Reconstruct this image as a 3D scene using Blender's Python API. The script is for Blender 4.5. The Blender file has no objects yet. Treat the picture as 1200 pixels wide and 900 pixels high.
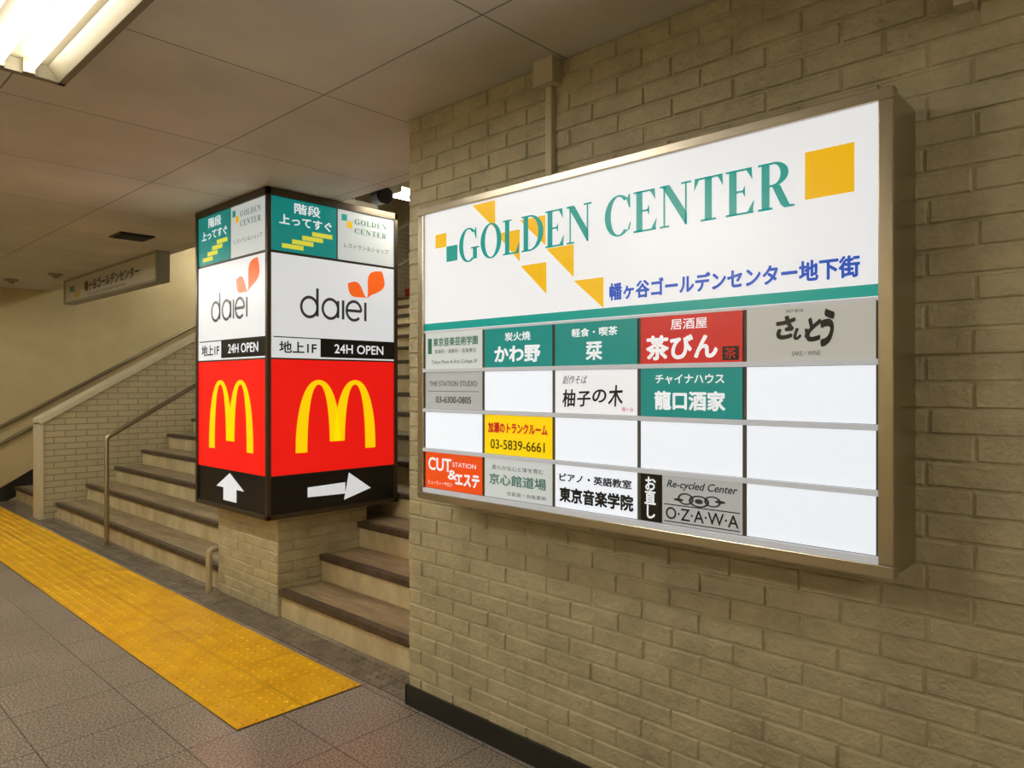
import bpy, math, random
from mathutils import Vector
random.seed(7)
scn = bpy.context.scene
try:
    scn.view_settings.view_transform = 'Standard'
    scn.view_settings.look = 'None'
except Exception as e:
    print(e)

def lin(c):
    return tuple((x/255/12.92) if x/255 <= 0.04045 else ((x/255+0.055)/1.055)**2.4 for x in c)

# ------------------------------------------------------------ materials
def newmat(name):
    m = bpy.data.materials.new(name); m.use_nodes = True
    nt = m.node_tree
    return m, nt, nt.nodes['Principled BSDF']

def plain(name, c, rough=0.5, metal=0.0, emit=0.0, bump=0.0, bscale=60, var=0.0):
    m, nt, b = newmat(name)
    col = lin(c)
    b.inputs['Base Color'].default_value = (*col, 1)
    b.inputs['Roughness'].default_value = rough
    b.inputs['Metallic'].default_value = metal
    if emit:
        b.inputs['Base Color'].default_value = (*[x*0.45 for x in col], 1)
        b.inputs['Emission Color'].default_value = (*col, 1)
        b.inputs['Emission Strength'].default_value = emit
    geo = nt.nodes.new('ShaderNodeNewGeometry')
    nz = nt.nodes.new('ShaderNodeTexNoise'); nz.inputs['Scale'].default_value = bscale
    nz.inputs['Detail'].default_value = 4
    nt.links.new(geo.outputs['Position'], nz.inputs['Vector'])
    if var and not emit:
        mx = nt.nodes.new('ShaderNodeMix'); mx.data_type = 'RGBA'
        mx.inputs[6].default_value = (*[x*(1-var) for x in col], 1)
        mx.inputs[7].default_value = (*[min(1, x*(1+var)) for x in col], 1)
        nt.links.new(nz.outputs['Fac'], mx.inputs[0])
        nt.links.new(mx.outputs[2], b.inputs['Base Color'])
    if bump:
        bp = nt.nodes.new('ShaderNodeBump'); bp.inputs['Strength'].default_value = bump
        bp.inputs['Distance'].default_value = 0.01
        nt.links.new(nz.outputs['Fac'], bp.inputs['Height'])
        nt.links.new(bp.outputs['Normal'], b.inputs['Normal'])
    return m

def paint_brick(name, c):
    """painted rough brick: blotchy paint + orange-peel bump"""
    m, nt, b = newmat(name); col = lin(c)
    N = nt.nodes; L = nt.links
    geo = N.new('ShaderNodeNewGeometry')
    n1 = N.new('ShaderNodeTexNoise'); n1.inputs['Scale'].default_value = 7; n1.inputs['Detail'].default_value = 8; n1.inputs['Roughness'].default_value = .65
    n2 = N.new('ShaderNodeTexNoise'); n2.inputs['Scale'].default_value = 90; n2.inputs['Detail'].default_value = 3
    n3 = N.new('ShaderNodeTexNoise'); n3.inputs['Scale'].default_value = 28; n3.inputs['Detail'].default_value = 5
    for n in (n1, n2, n3): L.new(geo.outputs['Position'], n.inputs['Vector'])
    cr = N.new('ShaderNodeValToRGB')
    cr.color_ramp.elements[0].position = .3; cr.color_ramp.elements[1].position = .68
    cr.color_ramp.elements[0].color = (*[x*.74 for x in col], 1)
    cr.color_ramp.elements[1].color = (*[x*1.08 for x in col], 1)
    L.new(n1.outputs['Fac'], cr.inputs['Fac']); L.new(cr.outputs['Color'], b.inputs['Base Color'])
    ad = N.new('ShaderNodeMath'); ad.operation = 'MULTIPLY_ADD'; ad.inputs[1].default_value = 0.45
    L.new(n2.outputs['Fac'], ad.inputs[0]); L.new(n3.outputs['Fac'], ad.inputs[2])
    bp = N.new('ShaderNodeBump'); bp.inputs['Strength'].default_value = .85; bp.inputs['Distance'].default_value = .01
    L.new(ad.outputs[0], bp.inputs['Height']); L.new(bp.outputs['Normal'], b.inputs['Normal'])
    b.inputs['Roughness'].default_value = .42
    return m

def flat_brick(name, axis, c):
    m, nt, b = newmat(name); col = lin(c); N = nt.nodes; L = nt.links
    geo = N.new('ShaderNodeNewGeometry'); sp = N.new('ShaderNodeSeparateXYZ'); cb = N.new('ShaderNodeCombineXYZ')
    L.new(geo.outputs['Position'], sp.inputs[0])
    L.new(sp.outputs[axis], cb.inputs[0]); L.new(sp.outputs[2], cb.inputs[1])
    br = N.new('ShaderNodeTexBrick'); br.inputs['Scale'].default_value = 1
    br.inputs['Brick Width'].default_value = .205; br.inputs['Row Height'].default_value = .065
    br.inputs['Mortar Size'].default_value = .005; br.inputs['Mortar Smooth'].default_value = .3
    br.inputs['Color1'].default_value = (*col, 1); br.inputs['Color2'].default_value = (*[x*.9 for x in col], 1)
    br.inputs['Mortar'].default_value = (*[x*.5 for x in col], 1)
    L.new(cb.outputs[0], br.inputs['Vector']); L.new(br.outputs['Color'], b.inputs['Base Color'])
    bp = N.new('ShaderNodeBump'); bp.invert = True; bp.inputs['Strength'].default_value = .6; bp.inputs['Distance'].default_value = .01
    L.new(br.outputs['Fac'], bp.inputs['Height']); L.new(bp.outputs['Normal'], b.inputs['Normal'])
    b.inputs['Roughness'].default_value = .6
    return m

def tiled(name, c, w, h, ox, oy, mortar, mort_f, speck=0.0, rough=.4, bump=.0):
    m, nt, b = newmat(name); col = lin(c); N = nt.nodes; L = nt.links
    geo = N.new('ShaderNodeNewGeometry'); mp = N.new('ShaderNodeMapping'); mp.inputs['Location'].default_value = (-ox+20*w, -oy+20*h, 0)
    L.new(geo.outputs['Position'], mp.inputs['Vector'])
    br = N.new('ShaderNodeTexBrick'); br.offset = 0; br.inputs['Scale'].default_value = 1
    br.inputs['Brick Width'].default_value = w; br.inputs['Row Height'].default_value = h
    br.inputs['Mortar Size'].default_value = mortar; br.inputs['Mortar Smooth'].default_value = .1
    br.inputs['Color1'].default_value = (1, 1, 1, 1); br.inputs['Color2'].default_value = (.9, .9, .9, 1)
    br.inputs['Mortar'].default_value = (mort_f, mort_f, mort_f, 1)
    L.new(mp.outputs['Vector'], br.inputs['Vector'])
    big = N.new('ShaderNodeTexNoise'); big.inputs['Scale'].default_value = 1.6; big.inputs['Detail'].default_value = 7
    L.new(geo.outputs['Position'], big.inputs['Vector'])
    r1 = N.new('ShaderNodeValToRGB'); r1.color_ramp.elements[0].position = .3; r1.color_ramp.elements[1].position = .7
    r1.color_ramp.elements[0].color = (*[x*.85 for x in col], 1); r1.color_ramp.elements[1].color = (*[min(1, x*1.1) for x in col], 1)
    L.new(big.outputs['Fac'], r1.inputs['Fac'])
    last = r1.outputs['Color']
    if speck:
        sn = N.new('ShaderNodeTexNoise'); sn.inputs['Scale'].default_value = 110; sn.inputs['Detail'].default_value = 3
        L.new(geo.outputs['Position'], sn.inputs['Vector'])
        r2 = N.new('ShaderNodeValToRGB'); r2.color_ramp.elements[0].position = .40; r2.color_ramp.elements[1].position = .60
        r2.color_ramp.elements[0].color = (1-speck, 1-speck, 1-speck, 1); r2.color_ramp.elements[1].color = (1+speck, 1+speck*.95, 1+speck*.85, 1)
        L.new(sn.outputs['Fac'], r2.inputs['Fac'])
        mx = N.new('ShaderNodeMix'); mx.data_type = 'RGBA'; mx.blend_type = 'MULTIPLY'; mx.inputs[0].default_value = 1
        L.new(last, mx.inputs[6]); L.new(r2.outputs['Color'], mx.inputs[7]); last = mx.outputs[2]
    mx = N.new('ShaderNodeMix'); mx.data_type = 'RGBA'; mx.blend_type = 'MULTIPLY'; mx.inputs[0].default_value = 1
    L.new(last, mx.inputs[6]); L.new(br.outputs['Color'], mx.inputs[7])
    L.new(mx.outputs[2], b.inputs['Base Color'])
    b.inputs['Roughness'].default_value = rough
    bp = N.new('ShaderNodeBump'); bp.invert = True; bp.inputs['Strength'].default_value = .4; bp.inputs['Distance'].default_value = .003
    L.new(br.outputs['Fac'], bp.inputs['Height']); L.new(bp.outputs['Normal'], b.inputs['Normal'])
    return m

def grime(name, c1, c2, scale=4, rough=.5, stretch=(1, 1, 1)):
    m, nt, b = newmat(name); N = nt.nodes; L = nt.links
    geo = N.new('ShaderNodeNewGeometry'); mp = N.new('ShaderNodeMapping'); mp.inputs['Scale'].default_value = stretch
    L.new(geo.outputs['Position'], mp.inputs['Vector'])
    n = N.new('ShaderNodeTexNoise'); n.inputs['Scale'].default_value = scale; n.inputs['Detail'].default_value = 8; n.inputs['Roughness'].default_value = .65
    L.new(mp.outputs['Vector'], n.inputs['Vector'])
    r = N.new('ShaderNodeValToRGB'); r.color_ramp.elements[0].position = .35; r.color_ramp.elements[1].position = .65
    r.color_ramp.elements[0].color = (*lin(c1), 1); r.color_ramp.elements[1].color = (*lin(c2), 1)
    L.new(n.outputs['Fac'], r.inputs['Fac']); L.new(r.outputs['Color'], b.inputs['Base Color'])
    b.inputs['Roughness'].default_value = rough
    return m

BRICKC = (190, 181, 150)
M = dict(
 brick=paint_brick('painted_brick', BRICKC),
 brickx=flat_brick('painted_brick_stair', 0, (194, 183, 150)),
 cream=grime('cream_plaster', (202, 186, 142), (216, 200, 156), 2, .6),
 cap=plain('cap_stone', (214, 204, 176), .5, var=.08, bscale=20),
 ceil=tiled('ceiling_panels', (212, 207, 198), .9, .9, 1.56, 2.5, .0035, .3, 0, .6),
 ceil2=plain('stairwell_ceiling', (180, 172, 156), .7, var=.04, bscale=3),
 floor=tiled('granite_tiles', (150, 141, 133), .4, .4, 1.94, 2.79, .003, .42, .40, .24),
 yellow=grime('tactile_yellow', (232, 172, 4), (252, 200, 16), 6, .4),
 gutter=grime('worn_gutter_tile', (92, 84, 74), (136, 124, 106), 9, .5),
 grout=plain('grout', (70, 60, 45), .8, var=.1),
 black=plain('black_tile', (34, 32, 31), .3, var=.2, bscale=30),
 tread=grime('worn_tread', (128, 112, 88), (172, 156, 126), 5, .4, (3, .6, 1)),
 riser=grime('riser_paint', (186, 170, 132), (220, 206, 168), 6, .5, (1, 1, .5)),
 nose=grime('stair_nosing', (58, 47, 38), (92, 78, 62), 12, .45),
 steel=plain('brushed_frame', (192, 184, 168), .28, 1.0, bump=.04, bscale=200, var=.05),
 bronze=plain('bronze_frame', (92, 84, 72), .35, .8, var=.1, bscale=30),
 darkback=plain('dark_divider', (96, 90, 80), .5, .3),
 rail=plain('rail_steel', (160, 148, 122), .35, .8, var=.05),
 railp=plain('rail_paint', (180, 168, 138), .4, .2, var=.05),
 alu=plain('alu_strip_glow', (226, 228, 232), .3, .0, emit=.38),  # plain rails, no lamp; emission put in so they read bright
 fixt=plain('fixture_enamel', (225, 222, 205), .4, var=.03),
 refl=plain('darkened_reflector', (124, 116, 96), .5, var=.05),  # base colour darkened to keep the reflector from blowing out beside the tubes
 dark=plain('dark_plastic', (30, 30, 30), .4, var=.2),
 grey=plain('grey_plastic', (150, 146, 130), .5, var=.05),
 conduit=plain('painted_conduit', (198, 190, 164), .5, var=.05),
 unlit=plain('unlit_sign_face', (200, 194, 174), .4, var=.03),
 ink=plain('sign_ink', (70, 66, 60), .5),
 redbox=plain('red_enamel', (180, 30, 25), .4, var=.05),
 goldp=plain('printed_gold', (200, 170, 90), .4, var=.03),
 greenp=plain('printed_green', (90, 140, 120), .4, var=.03),
)
E = .58
def em(n, c, e=E, r=.3): M[n] = plain(n, c, r, emit=e)
em('s_white', (246, 248, 252), .68); em('s_blank', (240, 246, 255), .78); em('s_teal', (0, 150, 140), .75)
em('s_teal2', (12, 142, 136), .62); em('s_gold', (236, 182, 0), .78); em('s_blue', (20, 76, 180), .78)
em('s_red', (230, 18, 14), .85); em('s_cardred', (205, 36, 36), .62); em('s_black', (20, 18, 18), .1)
em('s_grey', (196, 198, 196), .5); em('s_lgrey', (220, 226, 224), .56); em('s_orange', (236, 80, 22), .72)
em('s_beige', (206, 204, 196), .5)
em('s_yellow', (252, 212, 10), .76); em('s_green', (60, 120, 96), .45); em('s_darkgrey', (70, 70, 70), .3)
em('s_mgold', (255, 204, 0), .88); em('s_leaf', (240, 100, 30), .8); em('s_pillarw', (240, 243, 246), .62)
em('s_lime', (226, 222, 70), .7)

def tube_mat(name, s):
    m, nt, b = newmat(name)
    b.inputs['Base Color'].default_value = (.9, .9, .9, 1)
    b.inputs['Emission Color'].default_value = (1, .94, .81, 1)
    b.inputs['Emission Strength'].default_value = s
    return m
M['tube_dim'] = tube_mat('fluorescent_tube_dim', 20)  # visible fixture only, held dim so it does not blow out
M['tube'] = tube_mat('added_fill_tube', 92)  # for the added unseen fixtures, boosted well above the visible one
M['tube2'] = tube_mat('stair_lamp_tube', 58)

# ------------------------------------------------------------ mesh helpers
def group(name, loc=(0, 0, 0)):
    e = bpy.data.objects.new(name, None); e.location = loc; e.empty_display_size = .1
    scn.collection.objects.link(e); return e

class MB:
    def __init__(s): s.v = []; s.f = []; s.m = []
    def poly(s, pts, m=0):
        i = len(s.v); s.v += [tuple(p) for p in pts]; s.f.append(tuple(range(i, i+len(pts)))); s.m.append(m)
    def box(s, x0, x1, y0, y1, z0, z1, m=0):
        i = len(s.v)
        s.v += [(x0,y0,z0),(x1,y0,z0),(x1,y1,z0),(x0,y1,z0),(x0,y0,z1),(x1,y0,z1),(x1,y1,z1),(x0,y1,z1)]
        for q in ((0,3,2,1),(4,5,6,7),(0,1,5,4),(1,2,6,5),(2,3,7,6),(3,0,4,7)):
            s.f.append(tuple(i+k for k in q)); s.m.append(m)
    def prism(s, pts, ax, a0, a1, m=0):
        def P(p, a): return {0:(a,p[0],p[1]),1:(p[0],a,p[1]),2:(p[0],p[1],a)}[ax]
        n = len(pts); i = len(s.v)
        s.v += [P(p,a0) for p in pts]+[P(p,a1) for p in pts]
        s.f.append(tuple(i+k for k in range(n))); s.m.append(m)
        s.f.append(tuple(i+n+k for k in reversed(range(n)))); s.m.append(m)
        for k in range(n):
            k2 = (k+1) % n
            s.f.append((i+k, i+n+k, i+n+k2, i+k2)); s.m.append(m)
    def cyl(s, a, b, r, m=0, n=14, r2=None):
        a = Vector(a); b = Vector(b); d = (b-a).normalized(); r2 = r if r2 is None else r2
        u = d.orthogonal().normalized(); w = d.cross(u); i = len(s.v)
        for c, rr in ((a, r), (b, r2)):
            for k in range(n):
                t = 2*math.pi*k/n; s.v.append(tuple(c+u*rr*math.cos(t)+w*rr*math.sin(t)))
        for k in range(n):
            k2 = (k+1) % n; s.f.append((i+k, i+k2, i+n+k2, i+n+k)); s.m.append(m)
        s.f.append(tuple(i+k for k in reversed(range(n)))); s.m.append(m)
        s.f.append(tuple(i+n+k for k in range(n))); s.m.append(m)
    def build(s, name, mats, parent=None, bevel=0, recalc=True, smooth=False):
        me = bpy.data.meshes.new(name); me.from_pydata(s.v, [], s.f)
        for mm in mats: me.materials.append(M[mm])
        me.polygons.foreach_set('material_index', s.m)
        if recalc:
            import bmesh
            bm = bmesh.new(); bm.from_mesh(me); bmesh.ops.recalc_face_normals(bm, faces=bm.faces); bm.to_mesh(me); bm.free()
        if smooth: me.polygons.foreach_set('use_smooth', [True]*len(me.polygons))
        o = bpy.data.objects.new(name, me); scn.collection.objects.link(o)
        if parent: o.parent = parent; o.location = -Vector(parent.location)
        if bevel:
            md = o.modifiers.new('bevel', 'BEVEL'); md.width = bevel; md.segments = 2; md.limit_method = 'ANGLE'
        return o

def pipe(name, pts, r, mat, parent, res=6):
    cu = bpy.data.curves.new(name, 'CURVE'); cu.dimensions = '3D'; cu.bevel_depth = r; cu.bevel_resolution = res; cu.use_fill_caps = True
    sp = cu.splines.new('POLY'); sp.points.add(len(pts)-1)
    for p, q in zip(sp.points, pts): p.co = (*q, 1)
    cu.materials.append(M[mat])
    o = bpy.data.objects.new(name, cu); scn.collection.objects.link(o)
    dg = bpy.context.evaluated_depsgraph_get()
    me = bpy.data.meshes.new_from_object(o.evaluated_get(dg)); bpy.data.objects.remove(o)
    me.polygons.foreach_set('use_smooth', [True]*len(me.polygons))
    ob = bpy.data.objects.new(name, me); scn.collection.objects.link(ob)
    if parent: ob.parent = parent; ob.location = -Vector(parent.location)
    return ob

class Face:
    """flat sign face. coordinates (a, z): a runs left->right as seen by a viewer facing the sign"""
    def __init__(s, kind, plane, parent): s.k = kind; s.p = plane; s.par = parent
    def P(s, a, z, lift):
        return (s.p-lift, -a, z) if s.k == 'X' else (a, s.p-lift, z)
    def polys(s, name, plist, mat, lift):
        mb = MB()
        for pl in plist: mb.poly([s.P(a, z, lift) for a, z in pl])
        return mb.build(name, [mat], s.par, recalc=False)
    def rect(s, name, a0, a1, z0, z1, mat, lift):
        return s.polys(name, [[(a0,z0),(a1,z0),(a1,z1),(a0,z1)]], mat, lift)
    def text(s, name, body, a0, a1, z0, z1, mat, lift, bold=0.0, shear=0, space=1.0, line=1.0, rot=0):
        cu = bpy.data.curves.new(name, 'FONT'); cu.body = body; cu.size = 1; cu.align_x = 'CENTER'
        cu.shear = shear; cu.space_character = space; cu.space_line = line; cu.resolution_u = 4
        o = bpy.data.objects.new(name, cu); scn.collection.objects.link(o)
        dg = bpy.context.evaluated_depsgraph_get(); me = bpy.data.meshes.new_from_object(o.evaluated_get(dg))
        bpy.data.objects.remove(o)
        if not me or len(me.vertices) == 0: print('EMPTY TEXT', name); return
        c_, s_ = math.cos(rot), math.sin(rot)
        pts = [(v.co.x*c_-v.co.y*s_, v.co.x*s_+v.co.y*c_) for v in me.vertices]
        x0 = min(p[0] for p in pts)-bold; x1 = max(p[0] for p in pts)+bold
        y0 = min(p[1] for p in pts)-bold; y1 = max(p[1] for p in pts)+bold
        fs = [tuple(p.vertices) for p in me.polygons]
        shifts = [(0, 0)] if bold == 0 else [(bold*math.cos(k*math.pi/4), bold*math.sin(k*math.pi/4)) for k in range(8)]
        V = []; Fs = []
        for k, (dx, dy) in enumerate(shifts):
            i = len(V)
            for (x, y) in pts:
                V.append(s.P(a0+(x+dx-x0)/(x1-x0)*(a1-a0), z0+(y+dy-y0)/(y1-y0)*(z1-z0), lift+k*.00006))
            Fs += [tuple(i+q for q in f_) for f_ in fs]
        bpy.data.meshes.remove(me)
        me = bpy.data.meshes.new(name); me.from_pydata(V, [], Fs); me.materials.append(M[mat])
        ob = bpy.data.objects.new(name, me); scn.collection.objects.link(ob)
        ob.parent = s.par; ob.location = -Vector(s.par.location)
        return ob

# didone capitals ----------------------------------------------------
def ring(cx, cy, a, b, a2, b2, t0, t1, n=40):
    out = []
    for i in range(n):
        p = math.radians(t0+(t1-t0)*i/n); q = math.radians(t0+(t1-t0)*(i+1)/n)
        out.append([(cx+a*math.cos(p), cy+b*math.sin(p)), (cx+a*math.cos(q), cy+b*math.sin(q)),
                    (cx+a2*math.cos(q), cy+b2*math.sin(q)), (cx+a2*math.cos(p), cy+b2*math.sin(p))])
    return out
def R(x0, x1, y0, y1): return [(x0,y0),(x1,y0),(x1,y1),(x0,y1)]
h = .046; S = .175
GL = {
 'L': (.66, [R(.08,.08+S,0,1), R(0,.34,1-h,1), R(0,.62,0,h), [(.62,0),(.64,.32),(.5,h)]]),
 'E': (.68, [R(.08,.08+S,0,1), R(0,.6,1-h,1), R(0,.64,0,h), R(.2,.45,.485,.485+h), [(.45,.37),(.45,.64),(.38,.505)], [(.6,1),(.48,1-h),(.62,.72)], [(.62,0),(.66,.3),(.5,h)]]),
 'T': (.72, [R(.27,.27+S,0,1), R(.17,.55,0,h), R(.02,.70,1-h,1), [(.02,1),(0,.72),(.13,1-h)], [(.70,1),(.59,1-h),(.72,.72)]]),
 'D': (.82, [R(.08,.08+S,0,1), R(0,.32,1-h,1), R(0,.32,0,h)]+ring(.31,.5,.5,.5,.32,.5-h,-90,90)),
 'O': (.86, ring(.43,.5,.43,.52,.245,.52-h,0,360,48)),
 'C': (.80, ring(.42,.5,.42,.52,.235,.52-h,48,312)+[[(.76,1),(.73,1),(.66,.86),(.73,.66),(.77,.66)], [(.68,.09),(.74,.11),(.79,.30),(.755,.30)]]),
 'G': (.88, ring(.42,.5,.42,.52,.235,.52-h,48,305)+[[(.76,1),(.73,1),(.66,.86),(.73,.66),(.77,.66)], R(.61,.61+S,.06,.42), R(.52,.88,.42-h,.42)]),
 'N': (.84, [R(.10,.10+h,0,1), R(0,.26,0,h), R(0,.2,1-h,1), [(.05,1),(.26,1),(.72,.27),(.72,0),(.68,0)], R(.67,.67+h,0,1), R(.57,.83,1-h,1)]),
 'R': (.78, [R(.08,.08+S,0,1), R(0,.34,1-h,1), R(0,.32,0,h), R(.2,.34,.48,.48+h)]+ring(.33,.745,.33,.26,.16,.26-h,-90,90)+[[(.30,.51),(.48,.50),(.68,.06),(.79,.04),(.79,0),(.57,0),(.49,.08)]]),
}
def didone(s_, a0, a1, z0, z1, gap=.06):
    x = 0; pl = []
    for ch in s_:
        if ch == ' ': x += .34; continue
        w, ps = GL[ch]
        for p in ps: pl.append([(q[0]+x, q[1]) for q in p])
        x += w+gap
    x -= gap
    return [[(a0+p[0]/x*(a1-a0), z0+p[1]*(z1-z0)) for p in q] for q in pl]

# ------------------------------------------------------------ dimensions
WX = 1.97; WY = 2.48; CZ = 2.55; FY = 10.3; OX = -1.7; BY = -4.0
SX = 2.17; TR = .28; RI = .165; NS = 16; TOPX = SX+TR*NS; TOPZ = RI*NS; EX = 8.6
sl = RI/TR

# floor / ceiling
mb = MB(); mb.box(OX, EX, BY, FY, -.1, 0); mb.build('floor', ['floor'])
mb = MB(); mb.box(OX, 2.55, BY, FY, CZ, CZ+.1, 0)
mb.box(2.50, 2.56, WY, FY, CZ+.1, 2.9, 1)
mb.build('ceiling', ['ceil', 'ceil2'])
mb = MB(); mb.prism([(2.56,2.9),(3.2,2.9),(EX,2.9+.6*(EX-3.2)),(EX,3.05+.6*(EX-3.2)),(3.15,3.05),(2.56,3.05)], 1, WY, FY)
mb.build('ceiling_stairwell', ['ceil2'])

def brick_face(mb, O, U, V, Nn, W, H, course=.0638, length=.203, g=.006, dep=.006, ofs=0.0):
    O = Vector(O); U = Vector(U); V = Vector(V); Nn = Vector(Nn)
    rows = int(math.ceil(H/course))
    for r in range(rows):
        v0 = r*course+g/2; v1 = min((r+1)*course-g/2, H)
        if v1-v0 < .015: continue
        x = -length + (length/2 if r % 2 else 0)+ofs+random.uniform(-.006, .006)
        while x < W:
            u0 = max(x+g/2, 0); u1 = min(x+length-g/2, W); x += length
            if u1-u0 < .02: continue
            bv = .0042; j = lambda s=.0012: random.uniform(-s, s)
            dd = dep+random.uniform(-.0018, .0018)
            i = len(mb.v)
            for (a, b_) in ((u0,v0),(u1,v0),(u1,v1),(u0,v1)):
                mb.v.append(tuple(O+U*(a)+V*(b_)))
            for (a, b_) in ((u0+bv,v0+bv),(u1-bv,v0+bv),(u1-bv,v1-bv),(u0+bv,v1-bv)):
                mb.v.append(tuple(O+U*(a+j())+V*(b_+j())+Nn*(dd+j(.001))))
            for q in ((4,5,6,7),(0,1,5,4),(1,2,6,5),(2,3,7,6),(3,0,4,7)):
                mb.f.append(tuple(i+k for k in q)); mb.m.append(0)

mb = MB(); mb.box(WX+.0055, WX+.25, BY, WY, 0, CZ, 0)
brick_face(mb, (WX+.0055, BY, 0), (0,1,0), (0,0,1), (-1,0,0), WY-BY, CZ)
mb.build('wall_right', ['brick'], recalc=False)
mb = MB(); mb.box(WX+.25, EX, WY-.2, WY, 0, 6.3); mb.build('wall_stair_right', ['brickx'])
mb = MB(); mb.box(OX, EX, FY, FY+.15, 0, 6.3); mb.build('wall_far', ['cream'])
mb = MB(); mb.box(EX, EX+.15, WY, FY, 0, 6.3); mb.build('wall_stair_back', ['cream'])
mb = MB(); mb.box(OX-.15, OX, BY, FY, 0, CZ); mb.build('wall_left', ['cream'])
mb = MB(); mb.box(OX, WX+.25, BY-.15, BY, 0, CZ); mb.build('wall_back', ['cream'])
mb = MB(); mb.box(WX-.012, WX+.006, BY, WY+.012, 0, .088); mb.box(WX-.012, SX-.008, WY, WY+.012, 0, .088)
mb.build('baseboard_right', ['black'], bevel=.002)
mb = MB()
mb.prism([(OX,0),(2.1,0),(TOPX,TOPZ),(TOPX,TOPZ+.3),(2.02,.16),(OX,.12)], 1, FY-.012, FY)
mb.build('baseboard_far', ['black'])

# stairs
st = group('staircase', (3.5, 5, 0))
mb = MB()
for (y0, y1) in ((WY+.001, 8.585), (8.815, FY-.013)):
    for i in range(NS):
        x0 = SX+TR*i; z = RI*(i+1)
        xe = x0+TR+.02 if i < NS-1 else EX-.01
        mb.box(x0+.012, xe, y0, y1, z-RI, z-.03, 1)
        mb.box(x0+.045, xe, y0, y1, z-.03, z, 0)
        mb.box(x0-.006, x0+.045, y0, y1, z-.036, z+.002, 2)
mb.build('steps', ['tread', 'riser', 'nose'], st, bevel=.003)

# dividing wall
dv = group('stair_divider_wall', (3, 8.7, 0))
mb = MB(); ZC = 1.0
mb.prism([(2.06,0),(TOPX+.3,0),(TOPX+.3,ZC+sl*(TOPX+.3-2.06)),(2.06,ZC)], 1, 8.59, 8.81)
mb.build('brick_body', ['brickx'], dv)
mb = MB()
mb.prism([(2.06,ZC),(TOPX+.3,ZC+sl*(TOPX+.3-2.06)),(TOPX+.3,ZC+.05+sl*(TOPX+.3-2.06)),(2.02,ZC+.04),(2.02,ZC-.02)], 1, 8.57, 8.83)
mb.box(2.02, 2.06, 8.58, 8.82, 0, ZC)
mb.build('coping', ['cap'], dv, bevel=.004)

# tactile strips
def tactile(name, x0, y0, nx, ny, tile, mat, zt=.006, nd=5):
    mb = MB(); g = .003
    mb.box(x0, x0+nx*tile, y0, y0+ny*tile, 0, zt*.4, 1)
    for ix in range(nx):
        for iy in range(ny):
            X = x0+ix*tile; Y = y0+iy*tile
            mb.box(X+g, X+tile-g, Y+g, Y+tile-g, zt*.4, zt)
            p = tile/nd
            for a in range(nd):
                for b_ in range(nd):
                    c = (X+p*(a+.5), Y+p*(b_+.5))
                    mb.cyl((*c, zt), (*c, zt+.005), p*.21, 0, 10, p*.13)
    return mb.build(name, [mat, 'grout'])
tactile('tactile_paving', 1.34, 2.79, 2, 25, .3, 'yellow')
tactile('drain_paving', 1.975, 2.52, 1, 34, .18, 'gutter', .004, 4)

# pillar
pg = group('sign_pillar', (2.5, 4.37, 0))
mb = MB(); bx0, bx1, by0, by1 = 2.16, 2.80, 3.97, 4.77
mb.box(bx0+.005, bx1, by0+.005, by1, 0, .62)
brick_face(mb, (bx0+.005, by0, 0), (0,1,0), (0,0,1), (-1,0,0), by1-by0, .62)
brick_face(mb, (bx0, by0+.005, 0), (1,0,0), (0,0,1), (0,-1,0), bx1-bx0, .62, ofs=.1)
mb.box(2.2, 2.84, 4.05, 4.72, .6, CZ)
mb.build('brick_base', ['brick'], pg, recalc=False)
PX0, PX1, PY0, PY1, PZ0, PZ1 = 2.045, 2.987, 3.88, 4.86, .605, 2.548
mb = MB()
mb.box(PX0+.012, PX1-.012, PY0+.012, PY1-.012, PZ0+.01, PZ1-.01)
fw = .026
for (x, y) in ((PX0,PY0),(PX1-fw,PY0),(PX0,PY1-fw),(PX1-fw,PY1-fw)):
    mb.box(x, x+fw, y, y+fw, PZ0, PZ1)
for (z0, z1) in ((PZ0,PZ0+fw),(PZ1-.045,PZ1)):
    mb.box(PX0, PX1, PY0, PY0+fw, z0, z1); mb.box(PX0, PX1, PY1-fw, PY1, z0, z1)
    mb.box(PX0, PX0+fw, PY0, PY1, z0, z1); mb.box(PX1-fw, PX1, PY0, PY1, z0, z1)
mb.build('lightbox_frame', ['bronze'], pg, bevel=.002)

def arches(a0, a1, z0, z1):
    W = a1-a0; H = z1-z0; out = []
    def prof(cx, t, ao, zo):
        return (cx+ao*(math.copysign(abs(math.cos(t))**.9, math.cos(t))), zo*abs(math.sin(t))**.9)
    for side in (0, 1):
        cx = .272 if side == 0 else .728
        n = 40; P = []
        for i in range(n+1):
            t = math.pi*i/n
            P.append((prof(cx, t, .272, 1.0), prof(cx, t, .135, .935)))
        for i in range(n):
            (o1, i1), (o2, i2) = P[i], P[i+1]
            mid = (o1[0]+o2[0])/2
            inner_leg = (side == 0 and mid > cx) or (side == 1 and mid < cx)
            q = [o1, o2, i2, i1]
            if inner_leg: q = [(x, max(y, .13)) for x, y in q]
            out.append([(a0+x*W, z0+y*H) for x, y in q])
    return out

def leafpoly(cx, cz, L, w, ang, n=20):
    pts = []
    for i in range(n+1):
        t = i/n; pts.append((t*L, w*math.sin(math.pi*t**1.5)))
    for i in range(n-1, 0, -1):
        t = i/n; pts.append((t*L, -w*math.sin(math.pi*t**1.5)))
    c, s_ = math.cos(ang), math.sin(ang)
    return [(cx+x*c-y*s_, cz+x*s_+y*c) for x, y in pts]

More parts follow.
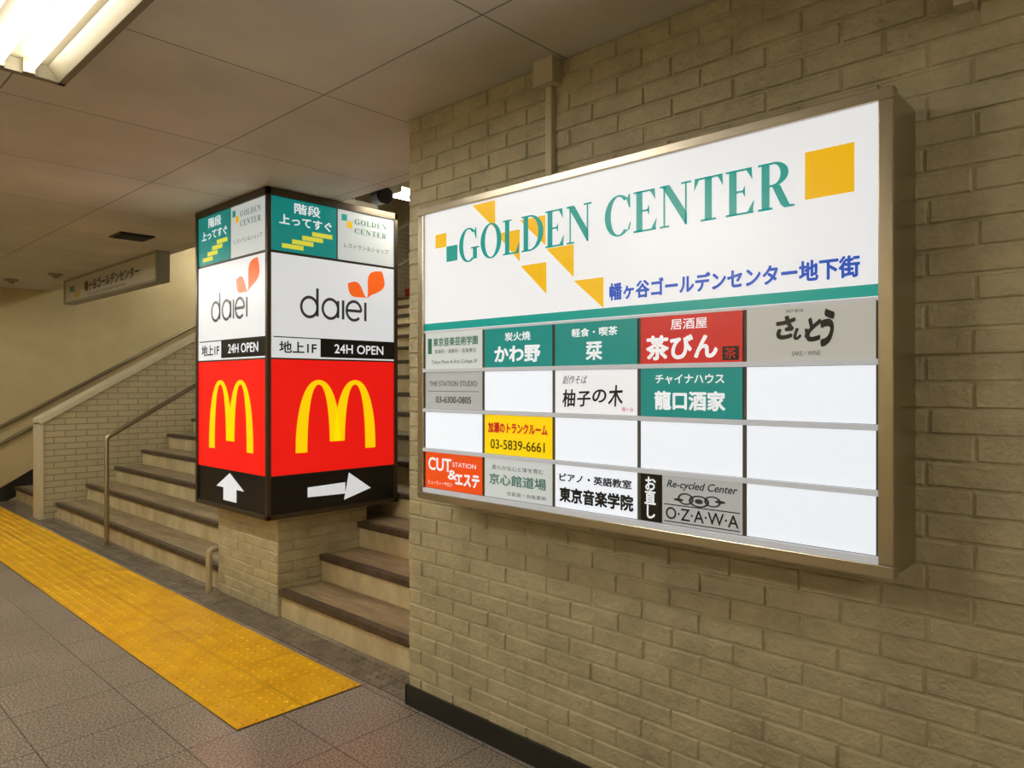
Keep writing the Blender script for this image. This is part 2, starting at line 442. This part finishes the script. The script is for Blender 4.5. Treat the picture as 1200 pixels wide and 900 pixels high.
def pillar_face(tag, kind, plane, a0, a1, arrow):
    F = Face(kind, plane, pg); w = a1-a0
    A = lambda t: a0+w*t
    l0, l1, l2 = 0.002, .0045, .007
    F.rect(tag+'_teal_panel', A(0), A(.5), 2.185, 2.502, 's_teal2', l0)
    F.rect(tag+'_white_panel', A(.51), A(1), 2.185, 2.502, 's_lgrey', l0)
    F.text(tag+'_stairs_text', '階段', A(.17), A(.37), 2.42, 2.485, 's_white', l1, .02)
    F.text(tag+'_up_text', '上ってすぐ', A(.06), A(.46), 2.345, 2.405, 's_white', l1, .025)
    F.polys(tag+'_stairs_icon', [[(A(.08+.075*i), 2.205+.032*i), (A(.08+.075*i+.16), 2.205+.032*i), (A(.08+.075*i+.16), 2.232+.032*i), (A(.08+.075*i), 2.232+.032*i)] for i in range(4)], 's_lime', l1)
    F.rect(tag+'_logo_green', A(.54), A(.585), 2.435, 2.475, 's_teal', l1)
    F.rect(tag+'_logo_gold', A(.585), A(.63), 2.395, 2.435, 's_gold', l1)
    F.polys(tag+'_logo_word1', didone('GOLDEN', A(.65), A(.93), 2.425, 2.46, .2), 's_green', l1)
    F.polys(tag+'_logo_word2', didone('CENTER', A(.65), A(.93), 2.365, 2.40, .2), 's_green', l1)
    F.text(tag+'_shops_text', 'レストラン＆ショップ', A(.56), A(.95), 2.265, 2.295, 's_darkgrey', l1)
    F.rect(tag+'_store_panel', A(0), A(1), 1.555, 2.17, 's_pillarw', l0)
    # rounded store lettering built from stroked arcs and bars
    u = w/.9*.93; r = .060; zc = 1.868; th = .009
    def arc(cx, cz, r, t0, t1, n=32):
        out = []
        for i in range(n):
            pa = math.radians(t0+(t1-t0)*i/n); pb = math.radians(t0+(t1-t0)*(i+1)/n)
            out.append([(cx+(r+q)*u*math.cos(p), cz+(r+q)*math.sin(p)) for p, q in ((pa, th), (pb, th), (pb, -th), (pa, -th))])
        return out
    def bar(x, za, zb): return [[(x-th, za), (x+th, za), (x+th, zb), (x-th, zb)]]
    x = A(.225)+r*u*.95; pl = []
    pl += arc(x, zc, r, 0, 360) + bar(x+r*u, zc-r*.9, zc+.118)
    x += .160*u; pl += arc(x, zc, r, 0, 360) + bar(x+r*u, zc-r*.9, zc+r*.9)
    x += .100*u; pl += bar(x, zc-r, zc+r)
    x += .088*u; pl += arc(x, zc, r, 0, 315) + [[(x-r*u, zc-th), (x+r*u, zc-th), (x+r*u, zc+th), (x-r*u, zc+th)]]
    x += .095*u; pl += bar(x, zc-r, zc+r)
    F.polys(tag+'_store_lettering', pl, 's_darkgrey', l1)
    cx = A(.755); cz = 1.955; k = w*.9
    F.polys(tag+'_leaf_icon', [leafpoly(cx, cz, k*.21, k*.062, math.radians(150)), leafpoly(cx, cz, k*.28, k*.085, math.radians(58))], 's_leaf', l1)
    F.rect(tag+'_hours_black', A(.37), A(1), 1.565, 1.675, 's_black', l1)
    F.rect(tag+'_hours_line', A(.02), A(1), 1.675, 1.681, 's_black', l1)
    F.text(tag+'_level_text', '地上1F', A(.06), A(.34), 1.585, 1.655, 's_black', l1, .02)
    F.text(tag+'_hours_text', '24H OPEN', A(.48), A(.9), 1.592, 1.65, 's_white', l2, .012)
    F.rect(tag+'_red_panel', A(0), A(1), .86, 1.545, 's_red', l0)
    F.polys(tag+'_arches', arches(A(.18), A(.83), .985, 1.425), 's_mgold', l1)
    F.rect(tag+'_arrow_panel', A(0), A(1), .636, .855, 's_black', l0)
    c = A(.5)
    if arrow == 'right':
        z = .742
        pl = [[(A(.27),z-.03),(A(.57),z-.036),(A(.57),z+.036),(A(.27),z+.03)], [(A(.56),z-.075),(A(.79),z-.02),(A(.60),z+.095)]]
    else:
        pl = [[(c-.09,.665),(c+.09,.665),(c+.09,.75),(c-.09,.75)], [(c-.19,.745),(c+.19,.745),(c,.842)]]
    F.polys(tag+'_arrow', pl, 's_pillarw', l1)
pillar_face('side', 'Y', PY0+.012, PX0+fw, PX1-fw, 'right')
pillar_face('corridor', 'X', PX0+.012, -(PY1-fw), -(PY0+fw), 'up')

# ------------------------------------------------------------ directory signboard
dg_ = group('directory_signboard', (1.87, 1.33, 1.5))
YL, YR, ZB, ZT = 2.183, .486, .954, 2.08
mb = MB(); mb.box(1.79, WX+.002, YR+.004, YL-.004, ZB+.004, ZT-.004)
mb.build('housing', ['steel'], dg_, bevel=.003)
mb = MB(); XF = 1.776; f = .034
mb.box(XF, 1.81, YR, YL, ZT-.028, ZT); mb.box(XF, 1.81, YR, YL, ZB, ZB+.03)
mb.box(XF, 1.81, YR, YR+f, ZB+.03, ZT-.028); mb.box(XF, 1.81, YL-f, YL, ZB+.03, ZT-.028)
mb.build('frame', ['steel'], dg_, bevel=.003)
F = Face('X', 1.79, dg_)
iL, iR = -2.149, -.520
F.rect('header_panel', iL, iR, 1.60, 2.053, 's_white', .003)
F.rect('header_stripe', iL, iR, 1.604, 1.632, 's_teal', .004)
tri = lambda yl, yr, zt, zb: [(-yl, zt), (-yr, zb), (-yr, zt)]
F.polys('gold_triangles', [tri(1.884,1.767,2.045,1.944), tri(1.760,1.650,1.925,1.815), tri(1.650,1.535,1.955,1.855), tri(1.646,1.531,1.80,1.695),
                            tri(1.531,1.417,1.843,1.738), tri(1.417,1.301,1.727,1.632)], 's_gold', .004)
F.polys('title_lettering', didone('GOLDEN CENTER', -1.953, -.716, 1.845, 1.965), 's_teal', .005)
F.rect('gold_square', -.690, -.574, 1.855, 1.972, 's_gold', .004)
F.rect('logo_gold', -2.087, -2.024, 1.915, 1.967, 's_gold', .004)
F.rect('logo_teal', -2.024, -1.963, 1.857, 1.915, 's_teal', .004)
F.text('subtitle_text', '幡ヶ谷ゴールデンセンター地下街', -1.279, -.561, 1.652, 1.706, 's_blue', .005, .035)
F.rect('tenant_backing', iL, iR, .984, 1.60, 'darkback', .0025)
RT = [1.594, 1.444, 1.292, 1.140]; CH = .137; CW = (iR-iL)/5
def card(c, r, mat, a=0.0, b=1.0, nm=None):
    a0 = iL+CW*c+.006; w = CW-.012; z0 = RT[r]-CH
    F.rect(nm or 'card_%d_%d' % (c, r), a0+w*a, a0+w*b, z0, RT[r], mat, .006)
def ct(c, r, body, x0, x1, y0, y1, mat, off=.0, lift=.008, **k):
    a0 = iL+CW*c+.006; w = CW-.012; z0 = RT[r]-CH
    return F.text('label_%d_%d' % (c, r), body, a0+w*x0, a0+w*x1, z0+CH*y0, z0+CH*y1, mat, lift, off, **k)
def cr_(c, r, x0, x1, y0, y1, mat, lift=.007):
    a0 = iL+CW*c+.006; w = CW-.012; z0 = RT[r]-CH
    F.rect('patch_%d_%d' % (c, r), a0+w*x0, a0+w*x1, z0+CH*y0, z0+CH*y1, mat, lift)
for c, r in ((1,1),(4,1),(0,2),(2,2),(3,2),(4,2),(4,3)): card(c, r, 's_blank')
card(0,0,'s_lgrey'); cr_(0,0,.05,.12,.42,.85,'s_green'); ct(0,0,'東京音楽芸術学園',.15,.93,.62,.86,'s_green',.02); ct(0,0,'音楽科・演奏科・音楽療法',.18,.9,.42,.54,'s_darkgrey'); ct(0,0,'Tokyo Music & Arts College 2F',.12,.92,.12,.24,'s_darkgrey')
card(1,0,'s_teal2'); ct(1,0,'炭火焼',.32,.70,.66,.88,'s_white',.02); ct(1,0,'かわ野',.16,.84,.12,.54,'s_white',.035)
card(2,0,'s_teal2'); ct(2,0,'軽食・喫茶',.22,.78,.66,.86,'s_white',.02); ct(2,0,'栞',.40,.60,.12,.54,'s_white',.03)
card(3,0,'s_cardred'); ct(3,0,'居酒屋',.32,.68,.70,.92,'s_white',.01); ct(3,0,'茶びん',.06,.78,.08,.60,'s_white',.035); cr_(3,0,.82,.97,.05,.32,'s_black'); ct(3,0,'茶',.84,.95,.08,.29,'s_cardred',.0,.009)
card(4,0,'s_beige')
ct(4,0,'さ',.25,.41,.40,.84,'s_black',.05, rot=.15, shear=.2); ct(4,0,'い',.39,.51,.38,.60,'s_black',.055, rot=-.05, shear=.3)
ct(4,0,'と',.49,.61,.34,.78,'s_black',.05, rot=.1, shear=.25); ct(4,0,'う',.60,.71,.24,.92,'s_black',.055, rot=-.1, shear=.25)
ct(4,0,'SAKE・WINE',.38,.60,.10,.18,'s_darkgrey'); ct(4,0,'神戸串焼',.33,.47,.88,.95,'s_darkgrey')
card(0,1,'s_grey'); ct(0,1,'THE STATION STUDIO',.08,.92,.62,.76,'s_darkgrey',0); ct(0,1,'03-6300-0805',.2,.82,.16,.34,'s_darkgrey',.01); cr_(0,1,.05,.95,.47,.485,'s_green')
card(2,1,'s_white')
for i, (ch, zz0, zz1) in enumerate((('柚',.14,.56),('子',.16,.52),('の',.26,.56),('木',.18,.66))):
    ct(2,1,ch,.10+.19*i,.27+.19*i,zz0,zz1,'s_black',.02, shear=.12, rot=.04)
ct(2,1,'創作そば',.10,.42,.68,.88,'s_black',.0, shear=.3); ct(2,1,'幡ヶ谷',.83,.96,.08,.18,'s_cardred')
card(3,1,'s_teal2'); ct(3,1,'チャイナハウス',.16,.84,.68,.88,'s_white',.02); ct(3,1,'龍口酒家',.15,.85,.14,.54,'s_white',.035)
card(1,2,'s_yellow'); ct(1,2,'加瀬のトランクルーム',.06,.94,.54,.82,'s_cardred',.045); ct(1,2,'03-5839-6661',.10,.90,.14,.38,'s_black',.005)
card(0,3,'s_orange'); ct(0,3,'CUT',.06,.48,.50,.86,'s_white',.02); ct(0,3,'STATION',.5,.9,.66,.78,'s_white'); ct(0,3,'&',.42,.58,.30,.56,'s_white',.02); ct(0,3,'エステ',.55,.96,.16,.50,'s_white',.04); ct(0,3,'ビューティーサロン',.06,.5,.10,.22,'s_white')
card(1,3,'s_lgrey'); ct(1,3,'京心館道場',.08,.92,.34,.62,'s_green',.015); ct(1,3,'柔らかな心と体を育む',.12,.88,.72,.84,'s_darkgrey'); ct(1,3,'合氣道・合氣柔術',.35,.92,.10,.20,'s_darkgrey')
card(2,3,'s_blank'); ct(2,3,'ピアノ・英語教室',.06,.94,.62,.82,'s_black',.03); ct(2,3,'東京音楽学院',.06,.96,.14,.50,'s_black',.04)
card(3,3,'s_black',0,.21,'alteration_card_black'); card(3,3,'s_grey',.23,1,'alteration_card_grey')
ct(3,3,'お\n直\nし',.045,.165,.06,.94,'s_white',.025, line=.9)
ct(3,3,'Re-cycled Center',.28,.96,.72,.92,'s_black',.01, shear=.3)
ct(3,3,'O·Z·A·W·A',.27,.97,.11,.36,'s_black',.006)
a0 = iL+CW*3+.006; w = CW-.012; z0 = RT[3]-CH
el = lambda cx, cy, rx, ry: [(a0+w*(cx+rx*math.cos(t*math.pi/12)), z0+CH*(cy+ry*math.sin(t*math.pi/12))) for t in range(24)]
def elring(cx, cy, rx, ry, k=.75):
    o_ = el(cx, cy, rx, ry); i_ = el(cx, cy, rx*k, ry*k)
    return [[o_[t], o_[(t+1) % 24], i_[(t+1) % 24], i_[t]] for t in range(24)]
F.polys('emblem', elring(.47,.56,.08,.12)+elring(.60,.54,.10,.12)+elring(.73,.57,.08,.11)+[el(.60,.54,.04,.05), el(.80,.58,.05,.03), el(.40,.53,.05,.03)], 's_darkgrey', .008)
cr_(3,3,.25,.98,.40,.42,'s_black'); cr_(3,3,.25,.98,.05,.07,'s_black')
mb = MB()
for z in [RT[1]+.001, RT[2]+.001, RT[3]+.001]: mb.box(1.774, 1.788, -iR, -iL, z, z+.013)
mb.box(1.774, 1.788, -iR, -iL, .984, 1.001); mb.box(1.782, 1.788, -iR, -iL, 1.594, 1.602)
mb.build('card_rails', ['alu'], dg_, bevel=.001)

cg = group('wall_conduit', (1.95, 1.66, 2.3))
mb = MB(); mb.box(WX-.024, WX+.002, 1.645, 1.674, ZT-.002, 2.50); mb.box(WX-.055, WX+.002, 1.615, 1.705, 2.46, CZ)
mb.build('trunking', ['conduit'], cg, bevel=.002)
mb = MB(); mb.box(WX-.09, WX+.002, .40, .44, 2.30, 2.36); mb.box(WX-.05, WX+.002, .36, .40, 2.28, CZ); mb.build('pipe_bracket', ['conduit'], None, bevel=.003)

# ------------------------------------------------------------ hanging direction sign
hg = group('hanging_lightbox_sign', (2.43, 7.8, 2.42))
mb = MB(); mb.box(2.385, 2.485, 6.45, 9.1, 2.29, CZ)
mb.build('case', ['unlit'], hg, bevel=.004)
mb = MB()
for b_ in ((6.45,9.1,2.285,2.305),(6.45,9.1,2.53,CZ)): mb.box(2.378, 2.49, *b_)
for b_ in ((6.44,6.47,2.285,CZ),(9.08,9.11,2.285,CZ)): mb.box(2.378, 2.49, *b_)
mb.build('edging', ['grey'], hg)
HF = Face('X', 2.385, hg)
HF.rect('logo_square_gold', -8.74, -8.56, 2.32, 2.40, 'goldp', .003)
HF.rect('logo_square_green', -8.9, -8.74, 2.40, 2.46, 'greenp', .003)
HF.text('sign_text', '幡ヶ谷ゴールデンセンター', -8.4, -6.85, 2.365, 2.475, 'ink', .003, .03)
HF.text('sign_small_text', 'HATAGAYA GOLDEN CENTER', -8.3, -7.2, 2.32, 2.345, 'ink', .003)

# ------------------------------------------------------------ fluorescent fixtures
def fixture(x, y0, y1, tube='tube', z=CZ):
    g = group('fluorescent_ceiling_light', (x, (y0+y1)/2, z))
    rm = 'refl' if tube == 'tube_dim' else 'fixt'
    mb = MB(); hw = .165
    mb.box(x-hw, x+hw, y0, y1, z-.012, z)
    for s_ in (-1, 1):
        mb.prism([(x+s_*hw, z), (x+s_*hw, z-.06), (x+s_*(hw-.025), z-.06), (x+s_*(hw-.06), z-.012)], 1, y0, y1)
    mb.box(x-hw, x+hw, y0, y0+.03, z-.06, z); mb.box(x-hw, x+hw, y1-.03, y1, z-.06, z)
    mb.build('reflector', [rm], g, bevel=.002)
    mb = MB()
    for dx in (-.045, .045):
        mb.cyl((x+dx, y0+.05, z-.042), (x+dx, y1-.05, z-.042), .0145, 0, 12)
    mb.build('tubes', [tube], g)
    mb = MB()
    for dx in (-.045, .045):
        for yy in (y0+.03, y1-.05): mb.box(x+dx-.018, x+dx+.018, yy, yy+.02, z-.06, z-.01)
    mb.build('sockets', [rm], g)
fixture(.62, 1.75, 3.0, 'tube_dim')
fixture(.62, 4.15, 5.4)  # added out of frame to light the pillar, left wall and ceiling
fixture(.62, 7.2, 8.45)  # added out of frame to brighten the far wall
fixture(.62, -2.6, -1.35)  # added behind the camera as extra corridor light
fixture(-.95, 1.9, 3.15)  # unseen second row, added to raise the ambient light

def stairlamp(x, y, z, L, W=.06, nm='stairwell_lamp'):
    g = group(nm, (x, y, z)); mb = MB()
    mb.box(x-L/2, x+L/2, y-W, y+W, z, z+.07); mb.build('housing', ['fixt'], g, bevel=.003)
    mb = MB()
    for dy in (-.5*W, .5*W): mb.cyl((x-L/2+.03, y+dy, z-.018), (x+L/2-.03, y+dy, z-.018), .014, 0, 10)
    mb.build('tubes', ['tube2'], g)
    mb = MB(); mb.box(x-L/2, x-L/2+.03, y-W, y+W, z-.035, z); mb.box(x+L/2-.03, x+L/2, y-W, y+W, z-.035, z)
    for xx in (x-L/4, x+L/4):
        mb.cyl((xx, y, z+.06), (xx, y, 2.9+.6*max(0, xx-3.2)), .01)
    mb.build('end_caps', ['fixt'], g)
stairlamp(3.04, 3.72, 2.65, .5, .10)
stairlamp(5.0, 5.4, 3.75, 1.2)  # hidden lamp added for stair lighting
stairlamp(4.6, 9.4, 3.5, 1.2)  # hidden extra lamp, added to brighten the far wall side
stairlamp(4.6, 7.2, 3.5, 1.2)  # hidden extra lamp, added to brighten the left stairs

# ------------------------------------------------------------ handrails
hr = group('stair_handrail', (2.8, 6.8, 0))
def zs(x): return sl*(x-SX)+RI
pts = [(2.10, 6.8, .0), (2.10, 6.8, .93), (2.13, 6.8, .955)] + [(2.13+.2*k, 6.8, .955+.2*sl*k) for k in range(1, 21)]
pipe('rail', pts, .021, 'rail', hr)
mb = MB()
for xx in (3.3, 4.42, 5.54): mb.cyl((xx, 6.8, zs(xx)-.16), (xx, 6.8, .955+sl*(xx-2.13)), .015)
mb.cyl((2.10, 6.8, 0), (2.10, 6.8, .012), .04)
mb.build('posts', ['rail'], hr)

wh = group('wall_handrail', (3, FY-.06, 0))
for k, dz in (('upper_rail', 0), ('lower_rail', -.2)):
    pts = [(1.7, FY-.06, .88+dz), (2.0, FY-.06, .88+dz)] + [(2.0+.25*i, FY-.06, .88+dz+.25*.585*i) for i in range(1, 20)]
    pipe(k, pts, .021, 'rail', wh)
mb = MB()
for i in range(0, 19, 3):
    x = 2.0+.25*i; z = .88+.25*.585*i
    for dz in (0, -.2): mb.cyl((x, FY, z-.03+dz), (x, FY-.06, z-.015+dz), .008)
mb.build('brackets', ['rail'], wh)

ph = group('bollard_pipe', (2.11, 4.72, 0))
pipe('pipe', [(2.11,4.80,0),(2.11,4.80,.25),(2.115,4.80,.275),(2.14,4.80,.285),(2.17,4.80,.285)], .021, 'railp', ph)

ph2 = group('side_wall_handrail', (3, 2.56, 0))
pipe('rail', [(3.2, 2.56, zs(3.2)+.75), (5.2, 2.56, zs(5.2)+.75)], .018, 'rail', ph2)
mb = MB()
for x in (3.4, 4.2, 5.0): mb.cyl((x, WY, zs(x)+.7), (x, 2.56, zs(x)+.74), .008)
mb.build('brackets', ['rail'], ph2)

# ------------------------------------------------------------ small ceiling things
mb = MB(); mb.box(1.9, 2.15, 5.85, 6.1, CZ-.012, CZ)
for i in range(5): mb.box(1.915, 2.135, 5.87+.045*i, 5.89+.045*i, CZ-.018, CZ-.012)
mb.build('ceiling_vent', ['dark'])
for (x, y) in ((2.17, 8.6), (1.95, 9.4)):
    mb = MB(); mb.cyl((x, y, CZ), (x, y, CZ-.02), .07, 0, 20, .06); mb.cyl((x, y, CZ-.02), (x, y, CZ-.045), .035, 0, 16, .025)
    mb.build('smoke_detector', ['grey'])
cg = group('security_camera', (2.62, 3.7, 2.6))
mb = MB(); mb.cyl((2.66,3.66,2.56),(2.60,3.50,2.53),.05,0,18); mb.cyl((2.603,3.508,2.531),(2.592,3.478,2.526),.038,0,18); mb.box(2.56,2.60,3.6,3.7,2.6,2.7); mb.cyl((2.58,3.65,2.65),(2.65,3.65,2.58),.012)
mb.build('body', ['dark'], cg)
mb = MB(); fz = TOPZ+.003
mb.box(TOPX+.07, TOPX+.25, 8.36, 8.54, fz, fz+.16); mb.box(TOPX+.055, TOPX+.265, 8.345, 8.555, fz+.16, fz+.18)
mb.build('fire_equipment_box', ['redbox'], bevel=.004)

# ------------------------------------------------------------ world + camera
w = bpy.data.worlds.new('world'); scn.world = w; w.use_nodes = True
w.node_tree.nodes['Background'].inputs[0].default_value = (.6, .58, .5, 1)
w.node_tree.nodes['Background'].inputs[1].default_value = .15
cam = bpy.data.cameras.new('camera'); co = bpy.data.objects.new('camera', cam); scn.collection.objects.link(co)
cam.sensor_width = 36; cam.lens = 25.2; cam.clip_start = .02
co.location = (0, 0, 1.4); co.rotation_euler = (math.radians(90), 0, math.radians(-46.65))
scn.camera = co
